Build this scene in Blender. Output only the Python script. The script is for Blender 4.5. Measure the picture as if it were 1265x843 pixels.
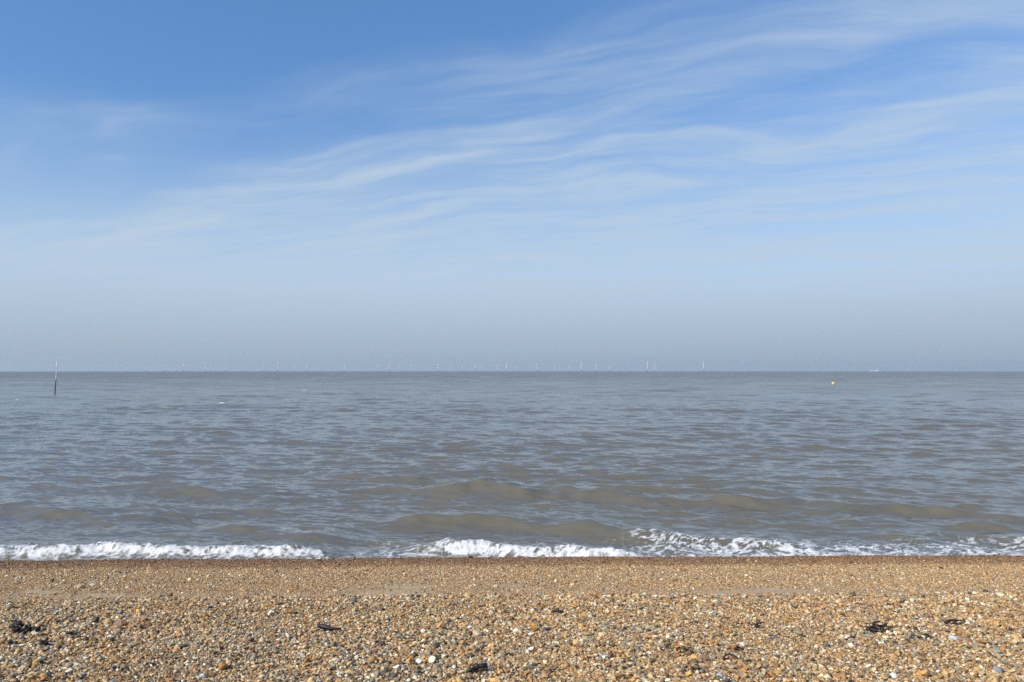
import bpy, bmesh, math, random
import numpy as np
from mathutils import Vector, Matrix, Euler

for o in list(bpy.data.objects):
    bpy.data.objects.remove(o, do_unlink=True)
random.seed(7)
rng = np.random.default_rng(7)
SC = bpy.context.scene
COL = SC.collection
R = math.radians

# ------------------------------------------------------------------ camera
CAM_Z = 3.6                      # metres above the sea
F = 949.0                        # focal length in photo pixels (27 mm lens)
EARTH = 6371000.0
PITCH = 2.2
cam = bpy.data.cameras.new("camera")
cam.lens = 27.0
cam.sensor_width = 36.0
cam.clip_start = 0.05
cam.clip_end = 60000.0
cam_o = bpy.data.objects.new("camera", cam)
COL.objects.link(cam_o)
cam_o.location = (0, 0, CAM_Z)
cam_o.rotation_euler = (R(90 + PITCH), 0, 0)
SC.camera = cam_o

# ------------------------------------------------------------------ light
SUN_EL, SUN_AZ = 36.0, -126.0    # azimuth clockwise from +Y: the sun stands to the left, a little behind
SKY_STRENGTH = 0.15
SUN_STRENGTH = 3.2
EXPOSURE = 0.6
to_sun = Vector((math.sin(R(SUN_AZ)) * math.cos(R(SUN_EL)), math.cos(R(SUN_AZ)) * math.cos(R(SUN_EL)), math.sin(R(SUN_EL))))
sun = bpy.data.lights.new("sun", 'SUN')
sun.energy = SUN_STRENGTH
sun.angle = R(0.53)
sun.color = (1.0, 0.93, 0.82)
sun_o = bpy.data.objects.new("sun", sun)
COL.objects.link(sun_o)
sun_o.location = to_sun * 100
sun_o.rotation_euler = to_sun.to_track_quat('Z', 'Y').to_euler()

SC.view_settings.view_transform = 'Standard'
SC.view_settings.look = 'None'
SC.view_settings.gamma = 1.0
SC.view_settings.use_curve_mapping = False
SC.view_settings.exposure = EXPOSURE
SC.cycles.max_bounces = 6
SC.cycles.diffuse_bounces = 2
SC.cycles.glossy_bounces = 2
SC.cycles.volume_bounces = 0
SC.cycles.transparent_max_bounces = 8
SC.cycles.caustics_reflective = False
SC.cycles.caustics_refractive = False
SC.cycles.use_denoising = False


class NT:
    """small helper to write node trees"""
    def __init__(self, tree):
        self.t, self.n, self.l = tree, tree.nodes, tree.links

    def new(self, typ, **kw):
        ins = kw.pop('ins', {})
        nd = self.n.new(typ)
        for k, v in kw.items():
            setattr(nd, k, v)
        for k, v in ins.items():
            s = nd.inputs[k]
            if isinstance(v, bpy.types.NodeSocket):
                self.l.new(v, s)
            else:
                s.default_value = v
        return nd

    def math(self, op, a, b=None, c=None, clamp=False):
        nd = self.n.new('ShaderNodeMath')
        nd.operation = op
        nd.use_clamp = clamp
        for i, v in enumerate((a, b, c)):
            if v is None:
                continue
            if isinstance(v, bpy.types.NodeSocket):
                self.l.new(v, nd.inputs[i])
            else:
                nd.inputs[i].default_value = v
        return nd.outputs[0]

    def vmath(self, op, a, b=None, out=0):
        nd = self.n.new('ShaderNodeVectorMath')
        nd.operation = op
        for i, v in enumerate((a, b)):
            if v is None:
                continue
            if isinstance(v, bpy.types.NodeSocket):
                self.l.new(v, nd.inputs[i])
            else:
                nd.inputs[i].default_value = v
        return nd.outputs[out]

    def scale(self, a, s):
        nd = self.n.new('ShaderNodeVectorMath')
        nd.operation = 'SCALE'
        self.l.new(a, nd.inputs[0])
        if isinstance(s, bpy.types.NodeSocket):
            self.l.new(s, nd.inputs['Scale'])
        else:
            nd.inputs['Scale'].default_value = s
        return nd.outputs[0]

    def ramp(self, fac, a, b, lo=0.0, hi=1.0, smooth=True):
        nd = self.n.new('ShaderNodeMapRange')
        nd.interpolation_type = 'SMOOTHSTEP' if smooth else 'LINEAR'
        nd.clamp = True
        self.l.new(fac, nd.inputs['Value'])
        for k, v in (('From Min', a), ('From Max', b), ('To Min', lo), ('To Max', hi)):
            nd.inputs[k].default_value = v
        return nd.outputs['Result']

    def mix(self, fac, a, b, blend='MIX'):
        nd = self.n.new('ShaderNodeMix')
        nd.data_type = 'RGBA'
        nd.blend_type = blend
        nd.clamp_factor = True
        for s, v in ((nd.inputs['Factor'], fac), (nd.inputs[6], a), (nd.inputs[7], b)):
            if isinstance(v, bpy.types.NodeSocket):
                self.l.new(v, s)
            else:
                s.default_value = v
        return nd.outputs[2]

    def noise(self, vec, scale, detail=4.0, rough=0.5, dist=0.0, out='Fac', lac=2.0):
        nd = self.n.new('ShaderNodeTexNoise')
        if vec is not None:
            self.l.new(vec, nd.inputs['Vector'])
        nd.inputs['Scale'].default_value = scale
        nd.inputs['Detail'].default_value = detail
        nd.inputs['Roughness'].default_value = rough
        nd.inputs['Lacunarity'].default_value = lac
        nd.inputs['Distortion'].default_value = dist
        return nd.outputs[out]

    def stretch(self, vec, loc=(0, 0, 0), ang=0.0, size=(1, 1, 1)):
        nd = self.n.new('ShaderNodeMapping')
        nd.vector_type = 'TEXTURE'
        self.l.new(vec, nd.inputs['Vector'])
        nd.inputs['Location'].default_value = loc
        nd.inputs['Rotation'].default_value = (0, 0, R(ang))
        nd.inputs['Scale'].default_value = size
        return nd.outputs[0]

    def mapping(self, vec, loc=(0, 0, 0), rot=(0, 0, 0), scale=(1, 1, 1)):
        nd = self.n.new('ShaderNodeMapping')
        self.l.new(vec, nd.inputs['Vector'])
        nd.inputs['Location'].default_value = loc
        nd.inputs['Rotation'].default_value = rot
        nd.inputs['Scale'].default_value = scale
        return nd.outputs[0]


# ------------------------------------------------------------------ sky: clear air, thin cirrus sheet at one height
world = bpy.data.worlds.new("World")
SC.world = world
world.use_nodes = True
T = NT(world.node_tree)
bg = T.n['Background']
sky = T.new('ShaderNodeTexSky', sky_type='NISHITA', sun_disc=False)
sky.sun_elevation = R(SUN_EL)
sky.sun_rotation = R(SUN_AZ)
sky.altitude = 0.0
sky.air_density = 0.7
sky.dust_density = 0.2
sky.ozone_density = 6.0
tc = T.new('ShaderNodeTexCoord')
sep = T.new('ShaderNodeSeparateXYZ', ins={0: tc.outputs['Generated']})
zc = T.math('ADD', T.math('MAXIMUM', sep.outputs['Z'], 0.0), 0.07)
px_ = T.math('DIVIDE', sep.outputs['X'], zc)
py_ = T.math('DIVIDE', sep.outputs['Y'], zc)
plane = T.new('ShaderNodeCombineXYZ', ins={0: px_, 1: py_, 2: 0.0}).outputs[0]
# long fibres, drawn out by the wind, behind the ragged front of a thin cirrus sheet
warp = T.noise(T.mapping(plane, loc=(3.1, 1.7, 0)), 0.8, 3, 0.55, out='Color')
pw = T.vmath('ADD', plane, T.scale(T.vmath('SUBTRACT', warp, (0.5, 0.5, 0.5)), 0.8))
sw = T.new('ShaderNodeSeparateXYZ', ins={0: pw})
front = T.math('ADD', sw.outputs['Y'], T.math('MULTIPLY', sw.outputs['X'], 0.60))
big = T.noise(T.stretch(pw, loc=(2.3, 0.4, 0), ang=-26, size=(1.9, 0.8, 1)), 1.0, 4, 0.55)
cover = T.ramp(T.math('ADD', front, T.math('MULTIPLY', T.math('SUBTRACT', big, 0.5), 3.6)), 1.65, 3.1)
fib1 = T.noise(T.stretch(pw, loc=(1.0, 2.0, 0), ang=-25, size=(1.5, 0.34, 1)), 1.0, 8, 0.56, 0.3)
fib2 = T.noise(T.stretch(pw, loc=(5.0, 2.4, 0), ang=-17, size=(0.9, 0.15, 1)), 1.0, 8, 0.58, 0.4)
fib = T.math('ADD', T.math('MULTIPLY', fib1, 0.62), T.math('MULTIPLY', fib2, 0.38))
wisps = T.ramp(fib, 0.38, 0.64)
cirrus = T.math('MULTIPLY', T.math('ADD', T.math('MULTIPLY', wisps, 0.72), 0.28), cover)
# an even veil: the same thin layer is crossed at a flatter angle nearer the horizon
veil = T.ramp(sep.outputs['Z'], 0.04, 0.34, 0.93, 0.0)
cl = T.math('SUBTRACT', 1.0, T.math('MULTIPLY', T.math('SUBTRACT', 1.0, T.math('MULTIPLY', cirrus, 0.84)), T.math('SUBTRACT', 1.0, veil)), clamp=True)
cloud_col = (2.25, 2.76, 3.34, 1.0)
hz = T.ramp(sep.outputs['Z'], 0.0, 0.5, 0.62, 1.0, smooth=False)          # dusty lower air dims the clear blue
clear = T.mix(1.0, T.mix(1.0, sky.outputs[0], T.new('ShaderNodeCombineColor', ins={0: hz, 1: hz, 2: hz}).outputs[0], 'MULTIPLY'), (0.88, 1.0, 0.97, 1.0), 'MULTIPLY')
c1 = T.mix(cl, clear, cloud_col)
# low haze bank, greyer than the veil above
low = T.ramp(sep.outputs['Z'], -0.02, 0.135, 1.0, 0.0)
c2 = T.mix(low, c1, (1.53, 1.92, 2.38, 1.0))
T.l.new(c2, bg.inputs['Color'])
bg.inputs['Strength'].default_value = SKY_STRENGTH


# ------------------------------------------------------------------ helpers
def link(o, parent=None):
    COL.objects.link(o)
    if parent is not None:
        o.parent = parent
    return o


def mesh_obj(name, verts, faces, mat=None, parent=None, smooth=False):
    me = bpy.data.meshes.new(name)
    me.from_pydata(verts, [], faces)
    me.update()
    if smooth:
        me.polygons.foreach_set('use_smooth', [True] * len(me.polygons))
    if mat:
        me.materials.append(mat)
    return link(bpy.data.objects.new(name, me), parent)


def bm_obj(name, bm, mat, parent=None, smooth=False):
    bmesh.ops.recalc_face_normals(bm, faces=bm.faces)
    me = bpy.data.meshes.new(name)
    bm.to_mesh(me)
    bm.free()
    if smooth:
        me.polygons.foreach_set('use_smooth', [True] * len(me.polygons))
    me.materials.append(mat)
    return link(bpy.data.objects.new(name, me), parent)


def tag(o, label=None, cat=None, group=None, kind=None):
    if label: o['label'] = label
    if cat: o['category'] = cat
    if group: o['group'] = group
    if kind: o['kind'] = kind
    return o


def tube(bm, pts, radii, seg=8, cap=True):
    rings = []
    for i, p in enumerate(pts):
        p = Vector(p)
        a = Vector(pts[max(i - 1, 0)])
        b = Vector(pts[min(i + 1, len(pts) - 1)])
        d = (b - a).normalized()
        u = d.cross(Vector((0.31, 0.17, 0.93))).normalized()
        v = d.cross(u)
        rings.append([bm.verts.new(p + (u * math.cos(2 * math.pi * k / seg) + v * math.sin(2 * math.pi * k / seg)) * radii[i]) for k in range(seg)])
    for r0, r1 in zip(rings, rings[1:]):
        for k in range(seg):
            bm.faces.new((r0[k], r0[(k + 1) % seg], r1[(k + 1) % seg], r1[k]))
    if cap:
        bm.faces.new(rings[0])
        bm.faces.new(rings[-1])


def lathe(bm, prof, seg=16):
    rings = []
    for r, z in prof:
        if r < 1e-6:
            rings.append([bm.verts.new((0, 0, z))])
        else:
            rings.append([bm.verts.new((r * math.cos(2 * math.pi * k / seg), r * math.sin(2 * math.pi * k / seg), z)) for k in range(seg)])
    for r0, r1 in zip(rings, rings[1:]):
        for k in range(seg):
            k2 = (k + 1) % seg
            f = [r0[0]] if len(r0) == 1 else [r0[k], r0[k2]]
            f += [r1[0]] if len(r1) == 1 else [r1[k2], r1[k]]
            bm.faces.new(f)


def new_mat(name):
    m = bpy.data.materials.new(name)
    m.use_nodes = True
    t = NT(m.node_tree)
    return m, t, t.n['Principled BSDF']


def plain(name, col, rough=0.6, var=0.25, scale=3.0):
    m, t, p = new_mat(name)
    tcx = t.new('ShaderNodeTexCoord')
    n = t.noise(tcx.outputs['Object'], scale, 5, 0.6)
    c = t.mix(n, tuple(x * (1 - var) for x in col) + (1,), tuple(min(1, x * (1 + var)) for x in col) + (1,))
    t.l.new(c, p.inputs['Base Color'])
    p.inputs['Roughness'].default_value = rough
    return m


# gradient noise in world coordinates
_perm = rng.permutation(512).astype(np.int64)
_perm = np.concatenate([_perm, _perm])
_ga = rng.random(1024) * 2 * np.pi
_gx, _gy = np.cos(_ga), np.sin(_ga)


def gnoise(x, y, seed=0):
    xi = np.floor(x).astype(np.int64); yi = np.floor(y).astype(np.int64)
    xf = x - xi; yf = y - yi
    u = xf * xf * xf * (xf * (xf * 6 - 15) + 10); v = yf * yf * yf * (yf * (yf * 6 - 15) + 10)
    def g(ix, iy, dx, dy):
        h = _perm[(_perm[(ix + seed * 37) % 512] + iy) % 512]
        return _gx[h] * dx + _gy[h] * dy
    a = g(xi, yi, xf, yf); b = g(xi + 1, yi, xf - 1, yf)
    c = g(xi, yi + 1, xf, yf - 1); d = g(xi + 1, yi + 1, xf - 1, yf - 1)
    return ((a * (1 - u) + b * u) * (1 - v) + (c * (1 - u) + d * u) * v) * 1.4


def fbm(x, y, oct=4, seed=0, gain=0.5):
    s = 0; a = 1; n = 0
    for k in range(oct):
        s = s + a * gnoise(x * 2 ** k + 13.7 * k, y * 2 ** k - 7.3 * k, seed + k); n += a; a *= gain
    return s / n


def sstep(a, b, x):
    t = np.clip((x - a) / (b - a), 0, 1)
    return t * t * (3 - 2 * t)


# ------------------------------------------------------------------ beach profile
PROF = [(-400, 3.2), (-60, 2.45), (-8, 2.12), (0, 2.02), (4.2, 1.90), (6.45, 1.68), (6.9, 1.60), (7.6, 1.30), (8.8, 0.95), (9.5, 0.845), (10, 0.795),
        (12.1, 0.585), (12.75, 0.51), (13.1, 0.44), (14.35, 0.0), (16, -0.45), (25, -1.4), (60, -2.6), (400, -4.0)]
_py = np.linspace(-400, 400, 80001)
_pz = np.interp(_py, [p[0] for p in PROF], [p[1] for p in PROF])
_k = np.exp(-0.5 * (np.arange(-40, 41) / 10.0) ** 2); _k /= _k.sum()
_pz = np.convolve(np.pad(_pz, 40, mode='edge'), _k, mode='valid')


def shore_y(x, y):
    """distance down the beach; the shore runs a little askew and wanders"""
    return y - 0.022 * x + 0.06 * gnoise(x * 0.33, y * 0.0 + 0.3, 3) + 0.05 * gnoise(x * 1.1, y * 0.15, 5)


def beach_z(x, y):
    x = np.asarray(x, float); y = np.asarray(y, float)
    yy = shore_y(x, y)
    z = np.interp(yy, _py, _pz)
    near = sstep(7.5, 6.0, yy)
    z = z + near * (0.035 * fbm(x * 0.7, y * 0.9, 3, 11) + 0.02 * gnoise(x * 2.3, y * 2.3, 15))
    z = z + (1 - near) * 0.012 * fbm(x * 0.8, y * 1.2, 3, 21)
    return z


def ray_point(px, py, zfun=None, z=None):
    """where the line of sight through a photo pixel meets a level (z) or the beach"""
    a = R(PITCH)
    u, v = (px - 632.5) / F, (421.5 - py) / F
    d = np.array([u, math.cos(a) - v * math.sin(a), math.sin(a) + v * math.cos(a)])
    if z is not None:
        t = (z - CAM_Z) / d[2]
        return d[0] * t, d[1] * t
    t = np.linspace(2, 20, 9001)
    hit = np.nonzero(CAM_Z + d[2] * t <= beach_z(d[0] * t, d[1] * t))[0]
    t = t[hit[0]] if len(hit) else 10.0
    return float(d[0] * t), float(d[1] * t)


def sand_mask(x, y):
    yy = shore_y(x, y)
    patch = fbm(x * 0.42, y * 0.5, 3, 31) + 0.35 * fbm(x * 1.5, y * 3.0, 3, 33)
    band = sstep(8.7, 9.3, yy) * sstep(11.0, 9.9, yy)
    thin = sstep(9.2, 9.4, yy) * sstep(10.2, 9.7, yy)
    return np.clip(band * sstep(0.0, 0.28, patch) + 0.65 * thin, 0, 1)


def wet_mask(x, y):
    yy = shore_y(x, y) + 0.10 * fbm(x * 0.9, y * 0.9, 3, 41)
    return 0.75 * sstep(11.65, 12.1, yy) + 0.25 * sstep(12.1, 12.9, yy)


# ------------------------------------------------------------------ pebble colours
PAL = np.array([
    (0.47, 0.30, 0.145), (0.54, 0.32, 0.12), (0.44, 0.20, 0.065), (0.32, 0.19, 0.09), (0.57, 0.43, 0.255),
    (0.29, 0.25, 0.19), (0.25, 0.245, 0.235), (0.68, 0.585, 0.44), (0.82, 0.77, 0.67), (0.070, 0.060, 0.05), (0.19, 0.12, 0.065)])
PAL = PAL * np.array([1.02, 0.99, 0.86])
W_WARM = np.array([22, 19, 10, 14, 15, 6, 2, 8, 3, 4, 9.0])
W_GREY = np.array([14, 6, 4, 9, 14, 18, 13, 10, 4, 9, 9.0])


def pick_colours(n, greyness, r):
    a = np.cumsum(W_WARM / W_WARM.sum()); b = np.cumsum(W_GREY / W_GREY.sum())
    u = r.random(n)
    ia = np.minimum(np.searchsorted(a, u), 10); ib = np.minimum(np.searchsorted(b, u), 10)
    idx = np.where(r.random(n) < greyness, ib, ia)
    c = PAL[idx] * np.exp(r.normal(0, 0.16, (n, 1))) * np.exp(r.normal(0, 0.022, (n, 3)))
    return np.clip(c, 0.02, 0.86)


def pebble_material(name, source):
    m, t, p = new_mat(name)
    if source == 'instance':
        at = t.new('ShaderNodeAttribute', attribute_type='INSTANCER', attribute_name='tint')
        base, wet = at.outputs['Color'], at.outputs['Alpha']
    else:
        oi = t.new('ShaderNodeObjectInfo')
        base, wet = oi.outputs['Color'], None
    tcx = t.new('ShaderNodeTexCoord')
    n1 = t.noise(tcx.outputs['Object'], 1.6, 4, 0.6)
    n2 = t.noise(tcx.outputs['Object'], 6.0, 3, 0.6)
    f = t.math('ADD', t.math('MULTIPLY', n1, 0.5), t.math('MULTIPLY', n2, 0.55))
    c = t.mix(1.0, base, t.new('ShaderNodeCombineColor', ins={0: t.math('ADD', f, 0.46), 1: t.math('ADD', f, 0.46), 2: t.math('ADD', f, 0.46)}).outputs[0], 'MULTIPLY')
    if wet is not None:
        c = t.mix(wet, c, t.mix(1.0, c, (0.50, 0.38, 0.27, 1), 'MULTIPLY'))
        t.l.new(t.math('SUBTRACT', 0.62, t.math('MULTIPLY', wet, 0.32)), p.inputs['Roughness'])
    else:
        p.inputs['Roughness'].default_value = 0.58
    t.l.new(c, p.inputs['Base Color'])
    p.inputs['Specular IOR Level'].default_value = 0.42
    return m


M_PEB_I = pebble_material('shingle_stone', 'instance')
M_PEB_O = pebble_material('large_stone', 'object')


def pebble_mesh(i, mat, smooth):
    r = np.random.default_rng(100 + i)
    n = 25
    k = np.arange(n)
    ph = np.arccos(1 - 2 * (k + 0.5) / n); th = np.pi * (1 + 5 ** 0.5) * k + r.random() * 6
    p = np.stack([np.sin(ph) * np.cos(th), np.sin(ph) * np.sin(th), np.cos(ph)], 1)
    p *= (1 + r.normal(0, 0.24, (n, 1))); p += r.normal(0, 0.12, (n, 3))
    p *= np.array([1.0, r.uniform(0.6, 0.95), r.uniform(0.42, 0.75)])
    bm = bmesh.new()
    for q in p:
        bm.verts.new(q * 0.5)
    ret = bmesh.ops.convex_hull(bm, input=bm.verts)
    junk = {g for g in ret['geom_interior'] + ret['geom_unused'] if isinstance(g, bmesh.types.BMVert)}
    if junk:
        bmesh.ops.delete(bm, geom=list(junk), context='VERTS')
    bmesh.ops.recalc_face_normals(bm, faces=bm.faces)
    me = bpy.data.meshes.new('pebble')
    bm.to_mesh(me); bm.free()
    me.polygons.foreach_set('use_smooth', [smooth] * len(me.polygons))
    me.materials.append(mat)
    return me


N_PROTO = 10
proto_col = bpy.data.collections.new('pebble_shapes')
for i in range(N_PROTO):
    proto_col.objects.link(bpy.data.objects.new('pebble_shape_%02d' % i, pebble_mesh(i, M_PEB_I, i % 3 == 0)))
BIG = [pebble_mesh(40 + i, M_PEB_O, i % 2 == 0) for i in range(8)]

# ------------------------------------------------------------------ the beach itself
M_BEACH, t, p = new_mat('beach_ground')
tcx = t.new('ShaderNodeTexCoord')
pos = tcx.outputs['Object']
sand_a = t.new('ShaderNodeAttribute', attribute_name='sand').outputs['Fac']
wet_a = t.new('ShaderNodeAttribute', attribute_name='wet').outputs['Fac']
v1 = t.new('ShaderNodeTexVoronoi', ins={'Vector': t.vmath('ADD', pos, t.scale(t.noise(pos, 40, 2, out='Color'), 0.012)), 'Scale': 75.0})
rmp = t.new('ShaderNodeValToRGB')
rmp.color_ramp.interpolation = 'CONSTANT'
stops = [(0.0, PAL[0]), (0.2, PAL[3]), (0.36, PAL[1]), (0.52, PAL[4]), (0.64, PAL[2]), (0.74, PAL[5]), (0.83, PAL[10]), (0.92, PAL[7])]
el = rmp.color_ramp.elements
while len(el) < len(stops):
    el.new(0.5)
for e, (pp, c) in zip(el, stops):
    e.position = pp; e.color = tuple(c) + (1,)
sc_ = t.new('ShaderNodeSeparateColor', ins={0: v1.outputs['Color']})
t.l.new(sc_.outputs[0], rmp.inputs[0])
gap_shade = t.ramp(v1.outputs['Distance'], 0.3, 0.8, 1.0, 0.4)  # shade between the stones, painted into the ground colour
stones = t.mix(1.0, rmp.outputs[0], t.new('ShaderNodeCombineColor', ins={0: gap_shade, 1: gap_shade, 2: gap_shade}).outputs[0], 'MULTIPLY')
sn = t.noise(pos, 260, 3, 0.7)
sandc = t.mix(sn, (0.34, 0.225, 0.115, 1), (0.61, 0.45, 0.265, 1))
base = t.mix(sand_a, stones, sandc)
base = t.mix(wet_a, base, t.mix(1.0, base, (0.50, 0.38, 0.27, 1), 'MULTIPLY'))
t.l.new(base, p.inputs['Base Color'])
t.l.new(t.math('SUBTRACT', 0.75, t.math('MULTIPLY', wet_a, 0.4)), p.inputs['Roughness'])
bmp = t.new('ShaderNodeBump', ins={'Height': t.math('SUBTRACT', 1.0, v1.outputs['Distance']), 'Distance': 0.006, 'Strength': 0.8})
t.l.new(bmp.outputs[0], p.inputs['Normal'])

ys = np.concatenate([-np.geomspace(200, 1.2, 40), np.arange(-1, 3, 0.12), np.arange(3, 15.2, 0.05), np.geomspace(15.3, 300, 50)])
xs = np.concatenate([-np.geomspace(1500, 17, 30), np.arange(-16.5, 16.51, 0.11), np.geomspace(17, 1500, 30)])
X, Y = np.meshgrid(xs, ys)
Z = beach_z(X, Y)


def grid_mesh(name, X, Y, Z, mat, smooth=True):
    nr, nc = X.shape
    me = bpy.data.meshes.new(name)
    me.vertices.add(nr * nc)
    me.vertices.foreach_set('co', np.stack([X, Y, Z], -1).reshape(-1).astype(np.float32))
    i = np.arange(nr * nc).reshape(nr, nc)
    q = np.stack([i[:-1, :-1], i[:-1, 1:], i[1:, 1:], i[1:, :-1]], -1).reshape(-1, 4)
    nf = len(q)
    me.loops.add(nf * 4)
    me.loops.foreach_set('vertex_index', q.reshape(-1).astype(np.int32))
    me.polygons.add(nf)
    me.polygons.foreach_set('loop_start', np.arange(0, nf * 4, 4, dtype=np.int32))
    me.update(calc_edges=True)
    me.polygons.foreach_set('use_smooth', np.full(nf, smooth))
    me.materials.append(mat)
    return me


def add_attr(me, name, vals):
    a = me.attributes.new(name, 'FLOAT', 'POINT')
    a.data.foreach_set('value', np.asarray(vals, np.float32).reshape(-1))


bme = grid_mesh('shingle_beach', X, Y, Z, M_BEACH)
add_attr(bme, 'sand', sand_mask(X, Y))
add_attr(bme, 'wet', wet_mask(X, Y))
beach = tag(link(bpy.data.objects.new('shingle_beach', bme)), kind='structure')


# ------------------------------------------------------------------ loose shingle
def shingle(name, x, y, size, greyness, lift, seed, parent, flat=0.35):
    r = np.random.default_rng(seed)
    n = len(x)
    z = beach_z(x, y) + size * lift * r.uniform(0.0, 1.0, n)
    rot = np.stack([r.normal(0, flat, n), r.normal(0, flat, n), r.uniform(0, 6.283, n)], 1)
    scl = size[:, None] * np.exp(r.normal(0, 0.12, (n, 3)))
    col = np.concatenate([pick_colours(n, greyness, r), wet_mask(x, y)[:, None]], 1)
    me = bpy.data.meshes.new(name)
    me.vertices.add(n)
    me.vertices.foreach_set('co', np.stack([x, y, z], 1).reshape(-1).astype(np.float32))
    for nm, typ, arr in (('turn', 'FLOAT_VECTOR', rot), ('size', 'FLOAT_VECTOR', scl)):
        a = me.attributes.new(nm, typ, 'POINT')
        a.data.foreach_set('vector', arr.reshape(-1).astype(np.float32))
    a = me.attributes.new('tint', 'FLOAT_COLOR', 'POINT')
    a.data.foreach_set('color', col.reshape(-1).astype(np.float32))
    a = me.attributes.new('shape', 'INT', 'POINT')
    a.data.foreach_set('value', r.integers(0, N_PROTO, n).astype(np.int32))
    me.materials.append(M_PEB_I)
    me.update()
    o = link(bpy.data.objects.new(name, me), parent)
    tag(o, kind='stuff')
    ng = bpy.data.node_groups.new(name, 'GeometryNodeTree')
    ng.interface.new_socket('Geometry', in_out='INPUT', socket_type='NodeSocketGeometry')
    ng.interface.new_socket('Geometry', in_out='OUTPUT', socket_type='NodeSocketGeometry')
    gi = ng.nodes.new('NodeGroupInput'); go = ng.nodes.new('NodeGroupOutput')
    ci = ng.nodes.new('GeometryNodeCollectionInfo')
    ci.inputs['Collection'].default_value = proto_col
    ci.inputs['Separate Children'].default_value = True
    ci.inputs['Reset Children'].default_value = True
    ip = ng.nodes.new('GeometryNodeInstanceOnPoints')
    ip.inputs['Pick Instance'].default_value = True
    def attr(nm, typ):
        nd = ng.nodes.new('GeometryNodeInputNamedAttribute')
        nd.data_type = typ
        nd.inputs['Name'].default_value = nm
        return nd.outputs['Attribute']
    L = ng.links.new
    L(gi.outputs[0], ip.inputs['Points'])
    L(ci.outputs[0], ip.inputs['Instance'])
    L(attr('shape', 'INT'), ip.inputs['Instance Index'])
    L(attr('turn', 'FLOAT_VECTOR'), ip.inputs['Rotation'])
    L(attr('size', 'FLOAT_VECTOR'), ip.inputs['Scale'])
    L(ip.outputs[0], go.inputs[0])
    md = o.modifiers.new('scatter', 'NODES')
    md.node_group = ng
    return o


def jitter_grid(x0, x1, y0, y1, step, seed):
    r = np.random.default_rng(seed)
    gx, gy = np.meshgrid(np.arange(x0, x1, step), np.arange(y0, y1, step))
    return (gx + r.uniform(-.5, .5, gx.shape) * step * 1.1).ravel(), (gy + r.uniform(-.5, .5, gy.shape) * step * 1.1).ravel()


def grey_patches(x, y):
    g = 0.42 + 0.75 * fbm(x * 0.9, y * 1.1, 3, 51) + 0.35 * gnoise(x * 3.5, y * 3.5, 55) - 0.035 * x
    return np.clip(g, 0.02, 0.95)


r = np.random.default_rng(21)
# coarse shingle of the upper beach, in two layers
for k, (step, mean, sig, lift) in enumerate(((0.0140, 0.0155, 0.24, 0.10), (0.0175, 0.0170, 0.36, 0.6))):
    x, y = jitter_grid(-8.2, 8.2, 2.6, 8.6, step, 60 + k)
    keep = (np.abs(x) < 0.8 * y + 1.6)
    x, y = x[keep], y[keep]
    coarse = 0.82 + 0.35 * fbm(x * 0.8, y * 0.8, 3, 71) + 0.08 * sstep(5.6, 4.4, y)
    size = mean * np.exp(r.normal(0, sig, len(x))) * np.clip(coarse, 0.55, 1.3)
    shingle('coarse_shingle', x, y, size, grey_patches(x, y) * sstep(8, 4.5, y) + 0.12, lift, 80 + k, beach)
# finer shingle of the lower terrace
for k, (step, mean, sig, lift, keepf) in enumerate(((0.0170, 0.0125, 0.22, 0.25, 1.0), (0.07, 0.021, 0.3, 0.4, 1.0))):
    x, y = jitter_grid(-15.5, 15.5, 8.5, 13.9, step, 64 + k)
    sm = sand_mask(x, y)
    keep = (r.random(len(x)) > sm * 0.93) & (np.abs(x) < 0.75 * y + 2.5)
    x, y = x[keep], y[keep]
    size = mean * np.exp(r.normal(0, sig, len(x)))
    shingle('fine_shingle', x, y, size, np.clip(0.18 + 0.3 * fbm(x * .5, y * .8, 2, 77), 0.02, 0.6), lift, 84 + k, beach)

# the largest stones, one by one
r = np.random.default_rng(33)
n_big = 0
special = [(275, 828, 0.075, (0.50, 0.24, 0.07)), (250, 838, 0.05, (0.42, 0.42, 0.44)), (1105, 839, 0.06, (0.72, 0.68, 0.6)), (1178, 792, 0.06, (0.50, 0.55, 0.57)),
           (1255, 790, 0.06, (0.55, 0.36, 0.13)), (1234, 832, 0.06, (0.27, 0.27, 0.27)), (917, 799, 0.045, (0.66, 0.63, 0.56)), (890, 837, 0.045, (0.50, 0.50, 0.52)),
           (957, 789, 0.04, (0.10, 0.11, 0.2)), (605, 828, 0.035, (0.74, 0.69, 0.6)), (100, 727, 0.09, (0.52, 0.37, 0.2)), (114, 724, 0.07, (0.6, 0.52, 0.42)),
           (590, 787, 0.075, (0.50, 0.40, 0.27)), (637, 782, 0.045, (0.74, 0.68, 0.58)), (41, 786, 0.06, (0.44, 0.38, 0.26)), (49, 783, 0.05, (0.58, 0.36, 0.12))]
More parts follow.
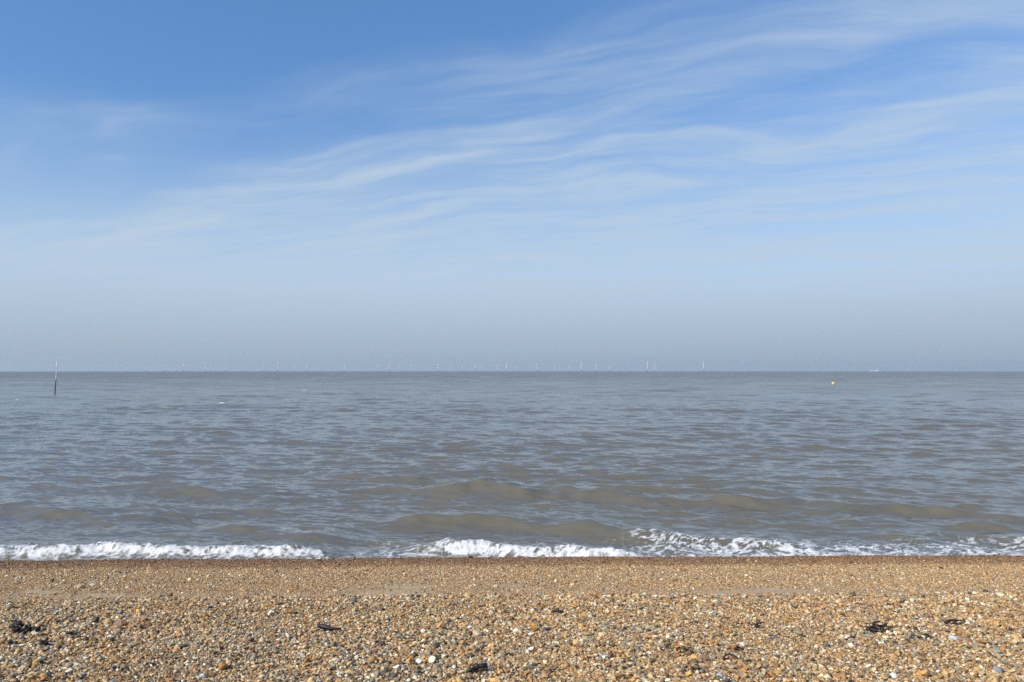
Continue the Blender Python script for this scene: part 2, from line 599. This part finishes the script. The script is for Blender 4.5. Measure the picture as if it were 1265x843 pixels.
while n_big < 300:
    if n_big < len(special):
        qx, qy, s, c = special[n_big]
        x, y = ray_point(qx, qy)
    else:
        y = r.uniform(3.95, 6.2) if r.random() < 0.9 else r.uniform(9.5, 11.8)
        x = r.uniform(-1, 1) * (0.67 * y + 0.15)
        s = min(0.05, 0.0275 * math.exp(r.normal(0, 0.22)))
        c = pick_colours(1, grey_patches(np.array([x]), np.array([y])), r)[0]
    o = bpy.data.objects.new('stone', BIG[int(r.integers(0, len(BIG)))])
    link(o, beach)
    o.location = (x, y, float(beach_z(x, y)) + 0.26 * s)
    o.rotation_euler = (r.normal(0, 0.22), r.normal(0, 0.22), r.uniform(0, 6.28))
    o.scale = (s * r.uniform(0.9, 1.15), s * r.uniform(0.85, 1.05), s * r.uniform(0.85, 1.1))
    o.color = tuple(np.clip(c, 0.02, 0.85)) + (1,)
    n_big += 1

# ------------------------------------------------------------------ the sea
ys = [13.7]
while ys[-1] < 330:
    ys.append(ys[-1] + max(0.036, 0.0034 * ys[-1] * min(1.0, 0.55 + ys[-1] / 120)))
ys = np.array(ys)
ys = np.concatenate([ys, np.geomspace(ys[-1] * 1.012, 15000, 90)])
us = np.linspace(-1, 1, 900)
us = np.concatenate([-np.geomspace(60, 1.02, 16), us, np.geomspace(1.02, 60, 16)])
half = np.where(ys < 400, 0.72 * ys + 3.5, 0.72 * 400 + 3.5 + 0.72 * (ys - 400) * np.exp(-(ys - 400) / 1e5))
half = np.minimum(half, 15000 / 1.0)
X = us[None, :] * half[:, None]
X = np.clip(X, -15000, 15000)
X += np.linspace(-1, 1, X.shape[1])[None, :] * 0.01
Y = np.repeat(ys[:, None], len(us), 1)
DX = np.maximum(np.gradient(X, axis=1), np.gradient(Y, axis=0))
ok = np.where(np.abs(us) <= 1.0)[0]
c0, c1_ = ok[0], ok[-1] + 1
lim = int(np.searchsorted(ys, 420))
xs_, ys_, dx_ = X[:lim, c0:c1_].astype(np.float32), Y[:lim, c0:c1_].astype(np.float32), DX[:lim, c0:c1_].astype(np.float32)

H = np.zeros_like(xs_); SX = np.zeros_like(xs_); SY = np.zeros_like(xs_)
patch = (0.95 + 0.55 * fbm(xs_ / 14.0, ys_ / 20.0, 3, 91)).astype(np.float32)
inshore = (0.30 + 0.70 * sstep(14.5, 21, ys_)).astype(np.float32)
NW = 110
wr = np.random.default_rng(5)
MEAN = R(-90 - 17)               # the sea runs towards the beach, a little from the left
for i in range(NW):
    lam = 0.20 * (8.0 / 0.20) ** ((i + wr.random()) / NW)
    th = MEAN + wr.normal(0, R(13 if lam > 1.5 else 19))
    k = 2 * math.pi / lam
    slope = 0.037 if lam < 1.3 else 0.027 * (1.3 / lam) ** 0.6
    a = slope / k
    kx, ky = k * math.cos(th), k * math.sin(th)
    fade = np.clip((lam / dx_ - 2.5) / 2.5, 0, 1)
    w = a * fade * patch * (inshore if lam > 1.2 else 0.35 + 0.65 * inshore)
    ph = kx * xs_ + ky * ys_ + np.float32(wr.random() * 6.283)
    cph = np.cos(ph)
    H += w * cph
    if lam > 0.5:
        sp = np.sin(ph) * w * 0.9
        SX -= sp * math.cos(th); SY -= sp * math.sin(th)

FO = np.zeros_like(H)


def crest(pts, A, wf, wb, ends=0.22, foam=0.0, seed=0, rough=0.25):
    """a wave whose crest runs through photo points; steep towards the beach, long behind"""
    P = np.array([ray_point(q[0], q[1], z=A * 0.95) for q in pts])
    o = np.argsort(P[:, 0]); P = P[o]
    x0, x1 = P[0, 0], P[-1, 0]
    xx = np.clip(xs_, x0 - 3, x1 + 3)
    yc = np.interp(xx, P[:, 0], P[:, 1])
    sl0 = (P[1, 1] - P[0, 1]) / (P[1, 0] - P[0, 0]); sl1 = (P[-1, 1] - P[-2, 1]) / (P[-1, 0] - P[-2, 0])
    yc = yc + np.minimum(xx - x0, 0) * sl0 + np.maximum(xx - x1, 0) * sl1
    yc = yc + 0.22 * gnoise(xs_ * 0.55, xs_ * 0 + seed, 120) + 0.08 * gnoise(xs_ * 1.9, xs_ * 0 + seed, 121)
    L = x1 - x0
    win = sstep(x0 - 0.1 * L, x0 + ends * L, xs_) * sstep(x1 + 0.1 * L, x1 - ends * L, xs_)
    win = win * np.clip(1 + rough * 1.6 * gnoise(xs_ * 0.7, xs_ * 0 + 3.3 * seed, 122), 0.3, 1.5)
    s = ys_ - yc
    prof = np.where(s < 0, np.exp(-(s / wf) ** 2), np.exp(-(s / wb) ** 2))
    return A * win * prof, s, win


def add_wave(*a, **k):
    global H
    h, s, win = crest(*a, **k)
    H = H + h * (1 + 0.25 * gnoise(xs_ * 1.4, ys_ * 1.4, 210))
    return s, win


# two shoaling crests with steep silty faces, and smaller ones around them
add_wave([(540, 594), (640, 599), (740, 604), (840, 614)], 0.31, 0.48, 1.5, seed=1)
add_wave([(380, 581), (450, 586), (540, 592)], 0.14, 0.5, 1.2, seed=2)
add_wave([(820, 612), (950, 617), (1100, 624), (1330, 640)], 0.23, 0.46, 1.4, seed=3)
s2, w2 = add_wave([(490, 634), (560, 635), (660, 640), (760, 649), (850, 660)], 0.25, 0.48, 1.3, seed=4)
s2b, w2b = add_wave([(800, 661), (900, 667), (1010, 672)], 0.12, 0.35, 0.9, seed=5)
s3, w3 = add_wave([(245, 647), (320, 649), (430, 660)], 0.14, 0.40, 1.0, seed=6)
add_wave([(-60, 622), (90, 630), (230, 640)], 0.13, 0.5, 1.2, seed=7)
add_wave([(1010, 640), (1150, 648), (1300, 656)], 0.10, 0.45, 1.1, seed=8)
add_wave([(120, 598), (250, 604), (400, 616)], 0.10, 0.5, 1.2, seed=9)
add_wave([(1080, 656), (1200, 662), (1320, 668)], 0.10, 0.35, 0.9, seed=14)
# the last breakers running up the shingle
sA, wA = add_wave([(-140, 678), (60, 676), (200, 675.5), (390, 678)], 0.15, 0.19, 0.55, ends=0.12, seed=10, rough=0.6)
sB, wB = add_wave([(515, 670), (600, 672), (690, 677), (800, 682)], 0.16, 0.20, 0.55, ends=0.12, seed=11, rough=0.4)

fine = fbm(xs_ * 5.0, ys_ * 5.0, 4, 140, 0.6)
churn = np.abs(fbm(xs_ * 7.0, ys_ * 4.0, 3, 145, 0.7))
mid = fbm(xs_ * 1.6, ys_ * 1.6, 4, 150, 0.55)
lump = np.abs(fbm(xs_ * 5.0, ys_ * 6.0, 2, 160, 0.7)) * 1.6 + np.abs(gnoise(xs_ * 12.0, ys_ * 12.0, 165)) * 0.5


def bore(s, win, lo, hi, sh):
    big = fbm(xs_ * 0.9, ys_ * 0.5, 3, 155, 0.6)
    hi = hi + 0.35 * big
    m = sstep(lo - 0.12, lo + 0.05, s + 0.1 * mid) * sstep(hi + 0.25, hi - 0.15, s + 0.35 * mid + 0.15 * fine)
    return np.clip(m * sstep(0.10, 0.45, win + 0.25 * fine + 0.45 * big) * sh, 0, 1)


bA = bore(sA, wA, -0.15, 0.14, 1.0)
Bx = sstep(-1.9, -0.6, xs_ + 0.6 * fine)
bB = bore(sB, wB, -0.22, 0.12, 1.0) * (0.25 + 0.75 * Bx) * np.clip(0.5 + Bx + 1.2 * fine, 0, 1)
skirt = sstep(-0.55, -0.3, sA + 0.15 * mid) * sstep(0.0, -0.2, sA) * wA * 0.75 + sstep(-0.5, -0.25, sB + 0.15 * mid) * sstep(0.0, -0.2, sB) * wB * 0.6
bores = np.clip(bA + bB, 0, 1)
H += bores * (0.05 * lump + 0.05 * (churn - 0.15) + 0.05 * mid)
# lacy spent foam between the breakers and the beach
wx, wy = xs_ + 0.35 * gnoise(xs_ * 1.1, ys_ * 1.1, 170), ys_ + 0.35 * gnoise(xs_ * 1.1, ys_ * 1.1, 171)
ridge = 1 - np.abs(fbm(wx * 2.0, wy * 2.4, 4, 180, 0.6)) * 3.2
ridge2 = 1 - np.abs(fbm(wx * 4.6, wy * 5.2, 3, 184, 0.65)) * 2.8
zone_r = sstep(0.8, 3.5, xs_) * sstep(17.2, 15.6, ys_ + 0.5 * mid) * 1.0
zone_m = sstep(-4.2, -2.4, xs_) * sstep(2.8, 1.0, xs_) * sstep(17.2, 15.4, ys_ + 0.6 * mid) * 0.85
zone_l = sstep(-1.5, -4.5, xs_) * sstep(16.8, 15.2, ys_ + 0.7 * mid) * 0.6
zone = np.maximum(np.maximum(zone_r, zone_m), zone_l)
thick = sstep(16.2, 14.7, ys_)
lace = 1.1 * zone * (sstep(0.5, 1.0, ridge) * 0.8 + sstep(0.5, 1.0, ridge2) * 0.55 + thick * sstep(1.5, 3.5, xs_) * 0.38)
# trails where the crests have begun to spill
H += zone * 0.035 * fbm(xs_ * 2.2, ys_ * 2.0, 3, 195, 0.6)
spill = 0.8 * sstep(-0.1, 0.1, s3 + 0.3 * fine) * sstep(0.6, 0.1, s3) * w3 * sstep(-5.6, -5.0, xs_) * sstep(-4.0, -4.5, xs_) * sstep(0.35, 0.9, ridge2)
spill2 = sstep(-0.5, -0.2, s2) * sstep(0.3, 0.0, s2) * sstep(2.0, 3.2, xs_) * sstep(4.8, 3.6, xs_) * sstep(0.45, 0.9, ridge2)
spill3 = sstep(-0.25, -0.05, s2b) * sstep(0.25, 0.0, s2b) * w2b * sstep(0.5, 0.95, ridge2)
# thin bright lines at the very edge of the wash
edge = np.exp(-((ys_ - (14.82 + 0.022 * xs_ + 0.07 * gnoise(xs_ * 0.8, xs_ * 0, 190))) / 0.06) ** 2)
edge = edge * sstep(-0.25, 0.2, fine + mid) * np.clip(sstep(7.3, 8.2, xs_) * sstep(9.8, 9.0, xs_) + sstep(-4.6, -3.8, xs_) * sstep(-1.2, -2.4, xs_) + 0.35 * sstep(1.0, 2.0, xs_), 0, 1)
FO = np.clip(bores * np.clip(1.0 + 1.4 * fine - 2.0 * churn + 0.5 * mid, 0.0, 1) + 0.45 * skirt + lace + spill + 0.4 * spill2 + 0.6 * spill3 + edge, 0, 1)
# a few small whitecaps farther out
for qx, qy, ln in ((24, 493, 0.5), (376, 481.5, 0.6), (274, 497, 0.4)):
    cx, cy = ray_point(qx, qy, z=0.1)
    sc2 = max(1.0, cy / 40.0)
    FO = np.maximum(FO, np.exp(-((xs_ - cx) / ln) ** 2 - ((ys_ - cy) / (0.35 * sc2)) ** 2) * 1.3).clip(0, 1)
FO = FO * sstep(110, 100, ys_ * (ys_ < 60) )

Z = np.zeros_like(X)
edge_fade = sstep(1.0, 0.97, np.abs(us[c0:c1_]))[None, :] * sstep(ys[lim - 1], ys[lim - 1] * 0.8, ys_)
Z[:lim, c0:c1_] = H * edge_fade
X[:lim, c0:c1_] += SX * edge_fade
Y[:lim, c0:c1_] += SY * edge_fade
Z -= (X ** 2 + Y ** 2) / (2 * EARTH)
FOAM = np.zeros_like(X); FOAM[:lim, c0:c1_] = FO
THK = np.zeros_like(X); THK[:lim, c0:c1_] = bores

M_SEA, t, p = new_mat('sea_water')
tcx = t.new('ShaderNodeTexCoord')
pos = tcx.outputs['Object']
foam_a = t.new('ShaderNodeAttribute', attribute_name='foam').outputs['Fac']
sp = t.new('ShaderNodeSeparateXYZ', ins={0: pos})
# ripples too small for the mesh: slopes straight from noise
m1 = t.stretch(pos, ang=-17, size=(1.5, 0.65, 1))
n1 = t.scale(t.vmath('SUBTRACT', t.noise(m1, 5.0, 4, 0.62, out='Color'), (0.5, 0.5, 0.5)), 0.62)
n2 = t.scale(t.vmath('SUBTRACT', t.noise(m1, 1.1, 3, 0.55, out='Color'), (0.5, 0.5, 0.5)), 0.5)
far = t.ramp(sp.outputs['Y'], 40.0, 420.0, smooth=False)
far = t.math('POWER', far, 0.6)
# cat's-paws: gusts roughen some stretches of water more than others
gust = t.noise(t.stretch(pos, ang=6, size=(22, 30, 1)), 1.0, 6, 0.66)
gust2 = t.noise(t.stretch(pos, loc=(7, 3, 0), ang=3, size=(3.5, 7, 1)), 1.0, 4, 0.6)
gusts = t.ramp(t.math('ADD', t.math('MULTIPLY', gust, 0.6), t.math('MULTIPLY', gust2, 0.4)), 0.36, 0.64, 0.35, 1.6, smooth=False)
pert = t.vmath('ADD', n1, t.scale(n2, t.math('MULTIPLY', far, gusts)))
pert = t.vmath('MULTIPLY', pert, (0.7, 1.0, 0.0))
geo = t.new('ShaderNodeNewGeometry')
nrm = t.vmath('NORMALIZE', t.vmath('ADD', geo.outputs['Normal'], pert))
silt = t.noise(t.mapping(pos, scale=(0.1, 0.16, 1)), 1.0, 4, 0.55)
water_c = t.mix(silt, (0.118, 0.110, 0.084, 1), (0.158, 0.142, 0.104, 1))
bub = t.noise(t.stretch(pos, size=(1.3, 1.0, 0.8)), 12.0, 6, 0.72)
fo = t.math('MULTIPLY', foam_a, t.ramp(t.math('ADD', bub, t.math('MULTIPLY', foam_a, 0.42)), 0.56, 0.96), clamp=True)
col = t.mix(fo, water_c, (0.70, 0.71, 0.70, 1))
t.l.new(col, p.inputs['Base Color'])
t.l.new(t.math('ADD', t.math('MULTIPLY', fo, 0.5), t.math('ADD', 0.09, t.math('MULTIPLY', t.math('MULTIPLY', far, gusts), 0.24))), p.inputs['Roughness'])
p.inputs['IOR'].default_value = 1.333
t.l.new(nrm, p.inputs['Normal'])
sme = grid_mesh('sea', X, Y, Z, M_SEA)
add_attr(sme, 'foam', FOAM)
sea = tag(link(bpy.data.objects.new('sea', sme)), kind='structure')


def sea_z(x, y):
    i = int(np.searchsorted(ys, y)); i = min(max(i, 1), len(ys) - 1)
    j = int(np.argmin(np.abs(X[i] - x)))
    return float(Z[i, j])


# ------------------------------------------------------------------ seaweed and sticks on the shingle
M_WEED = plain('dry_seaweed', (0.020, 0.016, 0.012), 0.55, 0.5, 40)
M_STICK = plain('dark_brown_stick', (0.035, 0.026, 0.02), 0.8, 0.4, 30)


def weed_root(px, py, label, name='seaweed', cat='seaweed', group='seaweed dropped on the shingle'):
    x, y = ray_point(px, py)
    o = bpy.data.objects.new(name, None)
    o.empty_display_size = 0.05
    link(o)
    o.location = (x, y, float(beach_z(x, y)) + 0.012)
    return tag(o, label, cat, group)


def ribbon(bm, pts, w):
    """a leathery strap with thickness"""
    tube(bm, pts, [w * (0.5 + 0.5 * math.sin(math.pi * min(1, (i + 0.6) / (len(pts) - 0.3)))) for i in range(len(pts))], 5)


def tangle(root, n, rx, ry, h, w, seed):
    q = random.Random(seed)
    for j in range(n):
        bm = bmesh.new()
        a = q.uniform(0, 6.28)
        p0 = Vector((q.gauss(0, 0.38) * rx, q.gauss(0, 0.38) * ry, q.uniform(0.2, 1) * h))
        pts = [p0.copy()]
        for s in range(6):
            a += q.gauss(0, 0.7)
            st = q.uniform(0.12, 0.26) * rx
            p0 = p0 + Vector((math.cos(a) * st, math.sin(a) * st * ry / rx * 1.2, q.gauss(0, 0.25) * h))
            p0.z = min(max(p0.z, 0.004), h * 1.3)
            pts.append(p0.copy())
        ribbon(bm, pts, w * q.uniform(0.6, 1.3))
        bm_obj('frond', bm, M_WEED, root, True)


def stalk(root, pts, w0, w1, mat, name='stalk'):
    bm = bmesh.new()
    n = len(pts)
    tube(bm, pts, [w0 + (w1 - w0) * i / (n - 1) for i in range(n)], 6)
    bm_obj(name, bm, mat, root, True)


W_ = [
    (22, 783, 14, .055, .05, .045, .010, 1, 'black seaweed clump beside the grey flint, tallest of the heaps'),
    (38, 785, 13, .05, .04, .040, .010, 2, 'black seaweed clump lying against a yellow pebble'),
    (54, 799, 10, .05, .05, .022, .006, 3, 'loose dark seaweed bits between grey stones, below the paired black clumps'),
    (88, 787, 8, .06, .04, .018, .005, 4, 'thin scatter of dark seaweed next to the paired black clumps'),
    (1081, 781, 18, .085, .06, .030, .006, 5, 'wide wiry dark seaweed tangle spread over pale pebbles'),
    (1140, 791, 7, .05, .03, .016, .005, 6, 'small brown seaweed wisps between the wiry tangle and the long frond'),
    (934, 776, 9, .05, .035, .025, .005, 7, 'small dark seaweed tuft above the arched stick'),
    (846, 808, 8, .04, .03, .02, .006, 8, 'small black seaweed patch among the grey and orange flints'),
    (858, 832, 6, .035, .03, .022, .005, 12, 'dark curled scrap of seaweed below the small black patch'),
]
for (px, py, n, rx, ry, h, w, sd, lab) in W_:
    tangle(weed_root(px, py, lab), n, rx, ry, h, w, sd)
o = weed_root(406, 781, 'long black seaweed frond with a thick left end, lying flat')
stalk(o, [(-.075, .03, .02), (-.05, .015, .025), (-.02, .0, .02), (.02, -.01, .014), (.06, -.008, .012), (.09, -.004, .014)], .017, .006, M_WEED)
tangle(o, 6, .05, .03, .025, .006, 21)
o = weed_root(590, 831, 'black seaweed strand stretched obliquely over the shingle beside a white pebble')
stalk(o, [(-.06, -.05, .012), (-.03, -.028, .018), (0, -.005, .02), (.03, .02, .02), (.05, .03, .016)], .008, .015, M_WEED)
tangle(o, 8, .05, .05, .022, .006, 22)
o = weed_root(1180, 773, 'long thin brown seaweed stalk with a thick dark root end')
stalk(o, [(-.075, -.01, .012), (-.045, .005, .018), (-.01, .02, .02), (.04, .025, .016), (.09, .02, .012)], .011, .004, M_WEED)
tangle(o, 4, .04, .02, .015, .005, 23)
o = weed_root(903, 818, 'thin dark driftwood stick bent into an arch on the pebbles', 'dark_stick', 'stick', 'driftwood on the shingle')
stalk(o, [(-.05, .0, .004), (-.035, .012, .018), (-.005, .022, .028), (.02, .015, .022), (.035, -.002, .012), (.052, -.012, .003)], .005, .0075, M_STICK, 'twig')
o = weed_root(689, 760, 'short dark stick-shaped piece lying alone near the shingle crest', 'dark_stick', 'stick', 'driftwood on the shingle')
stalk(o, [(-.05, .0, .012), (-.02, .006, .016), (.01, .004, .016), (.045, -.004, .012)], .010, .012, M_STICK, 'twig')  # short dark stick shape, nearly straight, flat on the stones

# ------------------------------------------------------------------ marker post, buoy, ship
M_POST_D = plain('weedy_wood', (0.045, 0.042, 0.036), 0.7, 0.4, 6)
M_POST_P = plain('bleached_pole', (0.70, 0.70, 0.68), 0.6, 0.05, 6)
x, y = ray_point(67.5, 487, z=0.0)
post = tag(link(bpy.data.objects.new('marker_post', None)), 'tall thin pale marker post with dark weedy foot standing in the sea', 'post')
post.location = (x, y, 0)
bm = bmesh.new()
tube(bm, [(0, 0, -1.6), (0.02, 0, 0.2), (0.06, 0, 1.0), (0.11, 0, 1.95)], [.085, .082, .078, .072], 10)
bm_obj('weedy_foot', bm, M_POST_D, post, True)
bm = bmesh.new()
tube(bm, [(0.11, 0, 1.93), (0.16, 0, 2.5), (0.20, 0, 3.4), (0.22, 0, 4.2), (0.225, 0, 4.95)], [.068, .068, .064, .06, .052], 10)
bm_obj('pole', bm, M_POST_P, post, True)
bm = bmesh.new()
tube(bm, [(0.10, 0, 1.86), (0.125, 0, 2.02)], [.086, .084], 10)
bm_obj('collar', bm, M_POST_D, post, True)

M_YEL = plain('buoy_yellow', (0.82, 0.55, 0.10), 0.35, 0.08, 4)
M_IRON = plain('buoy_iron', (0.10, 0.08, 0.06), 0.7, 0.3, 10)
x, y = ray_point(1029.5, 475.2, z=0.0)
buoy = tag(link(bpy.data.objects.new('mooring_buoy', None)), 'round yellow buoy floating on the open sea', 'buoy')
buoy.location = (x, y, sea_z(x, y))
buoy.rotation_euler = (0, R(5), 0)
bm = bmesh.new()
lathe(bm, [(0, -0.30)] + [(0.43 * math.sin(a), 0.22 - 0.43 * math.cos(a)) for a in np.linspace(0.4, math.pi - 0.12, 14)] + [(0, 0.65)], 24)
bm_obj('float_body', bm, M_YEL, buoy, True)
bm = bmesh.new()
lathe(bm, [(0.428, 0.17), (0.455, 0.19), (0.455, 0.25), (0.428, 0.27)], 24)
bm_obj('rubbing_band', bm, M_YEL, buoy, True)
bm = bmesh.new()
tube(bm, [(0.10 * math.cos(a), 0, 0.71 + 0.10 * math.sin(a)) for a in np.linspace(-0.6, math.pi + 0.6, 12)], [.018] * 12, 6)
bm_obj('lifting_ring', bm, M_IRON, buoy, True)

M_HULL = plain('ship_hull', (0.55, 0.60, 0.66), 0.5, 0.05, 0.05)
M_SHIPW = plain('ship_white', (0.80, 0.80, 0.79), 0.5, 0.04, 0.05)
M_GLASS = plain('ship_glass', (0.03, 0.04, 0.05), 0.1, 0.1, 0.1)
D_SHIP = 9000.0
ship = tag(link(bpy.data.objects.new('cargo_ship', None)), 'pale cargo ship with white bridge at one end, far out on the horizon', 'ship')
ship.location = ((1079.5 - 632.5) / F * D_SHIP, D_SHIP, -(D_SHIP ** 2 * 1.2) / (2 * EARTH))
bm = bmesh.new()
secs = [(-54, 0.1, 10.5), (-47, 5, 9.5), (-36, 8.3, 8), (0, 8.6, 7.5), (40, 8.6, 7.5), (50, 7, 8), (54, 5, 8.2)]
rings = []
for sx, hb, dk in secs:
    keel = -4 if sx > -50 else -1
    rings.append([bm.verts.new(v) for v in ((sx, -hb, dk), (sx + (3 if sx < -40 else 0), -hb * 0.85, 0), (sx + (5 if sx < -40 else 0), -hb * 0.3, keel), (sx + (5 if sx < -40 else 0), hb * 0.3, keel), (sx + (3 if sx < -40 else 0), hb * 0.85, 0), (sx, hb, dk))])
for a, b in zip(rings, rings[1:]):
    for k in range(6):
        bm.faces.new((a[k], a[(k + 1) % 6], b[(k + 1) % 6], b[k]))
bm.faces.new(rings[0]); bm.faces.new(rings[-1])
bm_obj('hull', bm, M_HULL, ship)


def box(bm, x0, x1, y0, y1, z0, z1):
    v = [bm.verts.new(c) for c in ((x0, y0, z0), (x1, y0, z0), (x1, y1, z0), (x0, y1, z0), (x0, y0, z1), (x1, y0, z1), (x1, y1, z1), (x0, y1, z1))]
    for f in ((3, 2, 1, 0), (4, 5, 6, 7), (0, 1, 5, 4), (1, 2, 6, 5), (2, 3, 7, 6), (3, 0, 4, 7)):
        bm.faces.new([v[i] for i in f])


bm = bmesh.new()
box(bm, 30, 48, -7.5, 7.5, 7.3, 13); box(bm, 32, 45, -7, 7, 13.003, 18); box(bm, 33, 41, -8.4, 8.4, 18.003, 21)
house = bm_obj('bridge_house', bm, M_SHIPW, ship)
bm = bmesh.new(); box(bm, 32.95, 33.2, -7.8, 7.8, 19, 20.3)
bm_obj('bridge_window', bm, M_GLASS, house)
bm = bmesh.new(); tube(bm, [(43, 0, 18), (43.5, 0, 24)], [2.0, 1.6], 12)
bm_obj('funnel', bm, M_SHIPW, ship, True)
for sx in (-28, -10, 8, 24):
    bm = bmesh.new(); box(bm, sx - 8, sx + 5, -6, 6, 7.4, 9.6)
    bm_obj('hatch_cover', bm, M_SHIPW, ship)
bm = bmesh.new(); tube(bm, [(-46, 0, 8), (-46, 0, 20)], [.5, .3], 8)
bm_obj('mast', bm, M_SHIPW, ship)

# ------------------------------------------------------------------ wind farm
M_TURB = plain('turbine_white', (0.82, 0.82, 0.81), 0.4, 0.03, 0.02)
M_TP = plain('turbine_yellow', (0.75, 0.52, 0.06), 0.5, 0.06, 0.1)


def make_turbine():
    root = bpy.data.objects.new('wind_turbine', None)
    link(root)
    bm = bmesh.new(); lathe(bm, [(0, -12), (2.9, -12), (2.9, 9), (3.6, 9), (3.6, 9.6), (0, 9.6)], 14)
    bm_obj('foundation', bm, M_TP, root, True)
    bm = bmesh.new(); lathe(bm, [(0, 9.65), (2.7, 9.65), (2.5, 35), (2.1, 60), (1.75, 79), (0, 79)], 14)
    bm_obj('tower', bm, M_TURB, root, True)
    bm = bmesh.new(); box(bm, -2.0, 2.0, -7.0, 3.6, 79.05, 83.2)
    bmesh.ops.bevel(bm, geom=bm.edges[:], offset=0.7, segments=2, affect='EDGES')
    bm_obj('nacelle', bm, M_TURB, root)
    bm = bmesh.new()
    tube(bm, [(0, 3.65, 81), (0, 5.0, 81), (0, 6.2, 81), (0, 7.0, 81)], [1.7, 1.8, 1.4, 0.3], 12)
    bm_obj('hub', bm, M_TURB, root, True)
    bm = bmesh.new()
    secs = [(1.2, 1.0, 0.95), (4, 1.1, 0.9), (9, 2.0, 0.55), (20, 1.5, 0.35), (34, 1.0, 0.2), (44.5, 0.45, 0.08), (45.5, 0.1, 0.03)]
    rings = []
    for rr, ch, th in secs:
        tw = R(18 * (1 - rr / 46))
        rings.append([bm.verts.new((math.cos(a) * ch * math.cos(tw) - math.sin(a) * th * math.sin(tw), math.cos(a) * ch * math.sin(tw) + math.sin(a) * th * math.cos(tw), rr)) for a in np.linspace(0, 2 * math.pi, 9)[:-1]])
    for a, b in zip(rings, rings[1:]):
        for k in range(8):
            bm.faces.new((a[k], a[(k + 1) % 8], b[(k + 1) % 8], b[k]))
    bm.faces.new(rings[0]); bm.faces.new(rings[-1])
    bl = bm_obj('blade', bm, M_TURB, root, True)
    for j in range(1, 3):
        link(bpy.data.objects.new('blade', bl.data), root)
    for j, b in enumerate([c for c in root.children if c.name.startswith('blade')]):
        b.location = (0, 5.0, 81)
        b.rotation_euler = (0, R(120 * j), 0)
    return root


turb0 = make_turbine()
parts0 = list(turb0.children)
# photo column and apparent height in photo pixels
FARM = [(158, 7), (181, 7), (204, 9.5), (227, 10), (237, 8), (254, 10.3), (260.5, 8.5), (279, 8), (298, 6), (325.5, 7), (343, 10.6), (365, 6.5), (379, 10.6), (388.5, 7), (396, 6.5),
        (426, 9), (466.5, 8), (481, 10.8), (494, 7), (508, 8.5), (531.5, 6.8), (541, 8.5), (557, 7), (571, 8), (587, 10), (593, 7.2), (614.5, 8.5), (626, 10.8), (638, 7),
        (663, 9), (685, 7), (703, 7), (718, 10.8), (737, 8.5), (753, 7), (800, 10.8), (809, 8.6), (869, 10.8)]
tr = random.Random(3)
ORD = ['first', 'second', 'third', 'fourth', 'fifth', 'sixth', 'seventh', 'eighth', 'ninth', 'tenth', 'eleventh', 'twelfth', 'thirteenth', 'fourteenth']
nb = nf = 0
for i, (fx, fh) in enumerate(FARM):
    D = F * 84.0 / fh
    if i == 0:
        root = turb0
        kids = parts0
    else:
        root = turb0.copy(); COL.objects.link(root)
        kids = []
        for c in parts0:
            k = c.copy(); COL.objects.link(k); k.parent = root; kids.append(k)
    xx = (fx - 632.5) / F * D
    root.location = (xx, D, -(D * D + xx * xx) / (2 * EARTH))
    root.rotation_euler = (0, 0, R(74))
    spin = tr.uniform(0, 120)
    for j, k in enumerate([c for c in kids if c.name.startswith('blade')]):
        k.rotation_euler = (0, R(120 * j + spin), 0)
    if i == len(FARM) - 1:
        lab = 'bright white wind turbine standing apart, the last one towards the yellow buoy'
    elif fh >= 9:
        nb += 1; nf = 0
        lab = 'bright white wind turbine, %s bright one counted from the marker post' % ORD[nb - 1]
    else:
        nf += 1
        lab = ('faint small wind turbine, %s one counted from the marker post' % ORD[nf - 1]) if nb == 0 else \
            'faint small wind turbine, %s past the %s bright one counted from the marker post' % (ORD[nf - 1], ORD[nb - 1])
    tag(root, lab, 'wind turbine', 'wind turbines of the offshore farm')

# ------------------------------------------------------------------ sea haze
M_HAZE = bpy.data.materials.new('haze')
M_HAZE.use_nodes = True
t = NT(M_HAZE.node_tree)
for nd in list(t.n):
    if nd.type != 'OUTPUT_MATERIAL':
        t.n.remove(nd)
out = [nd for nd in t.n if nd.type == 'OUTPUT_MATERIAL'][0]
vol = t.new('ShaderNodeVolumePrincipled')
vol.inputs['Color'].default_value = (0.82, 0.92, 1.0, 1)
vol.inputs['Density'].default_value = 3.0e-5
vol.inputs['Anisotropy'].default_value = 0.3
t.l.new(vol.outputs[0], out.inputs['Volume'])
zlow = float(Z.min()) - 2.0
bm = bmesh.new(); box(bm, -16500, 16500, -1200, 16500, zlow, 150)
haze = tag(bm_obj('haze', bm, M_HAZE), kind='stuff')
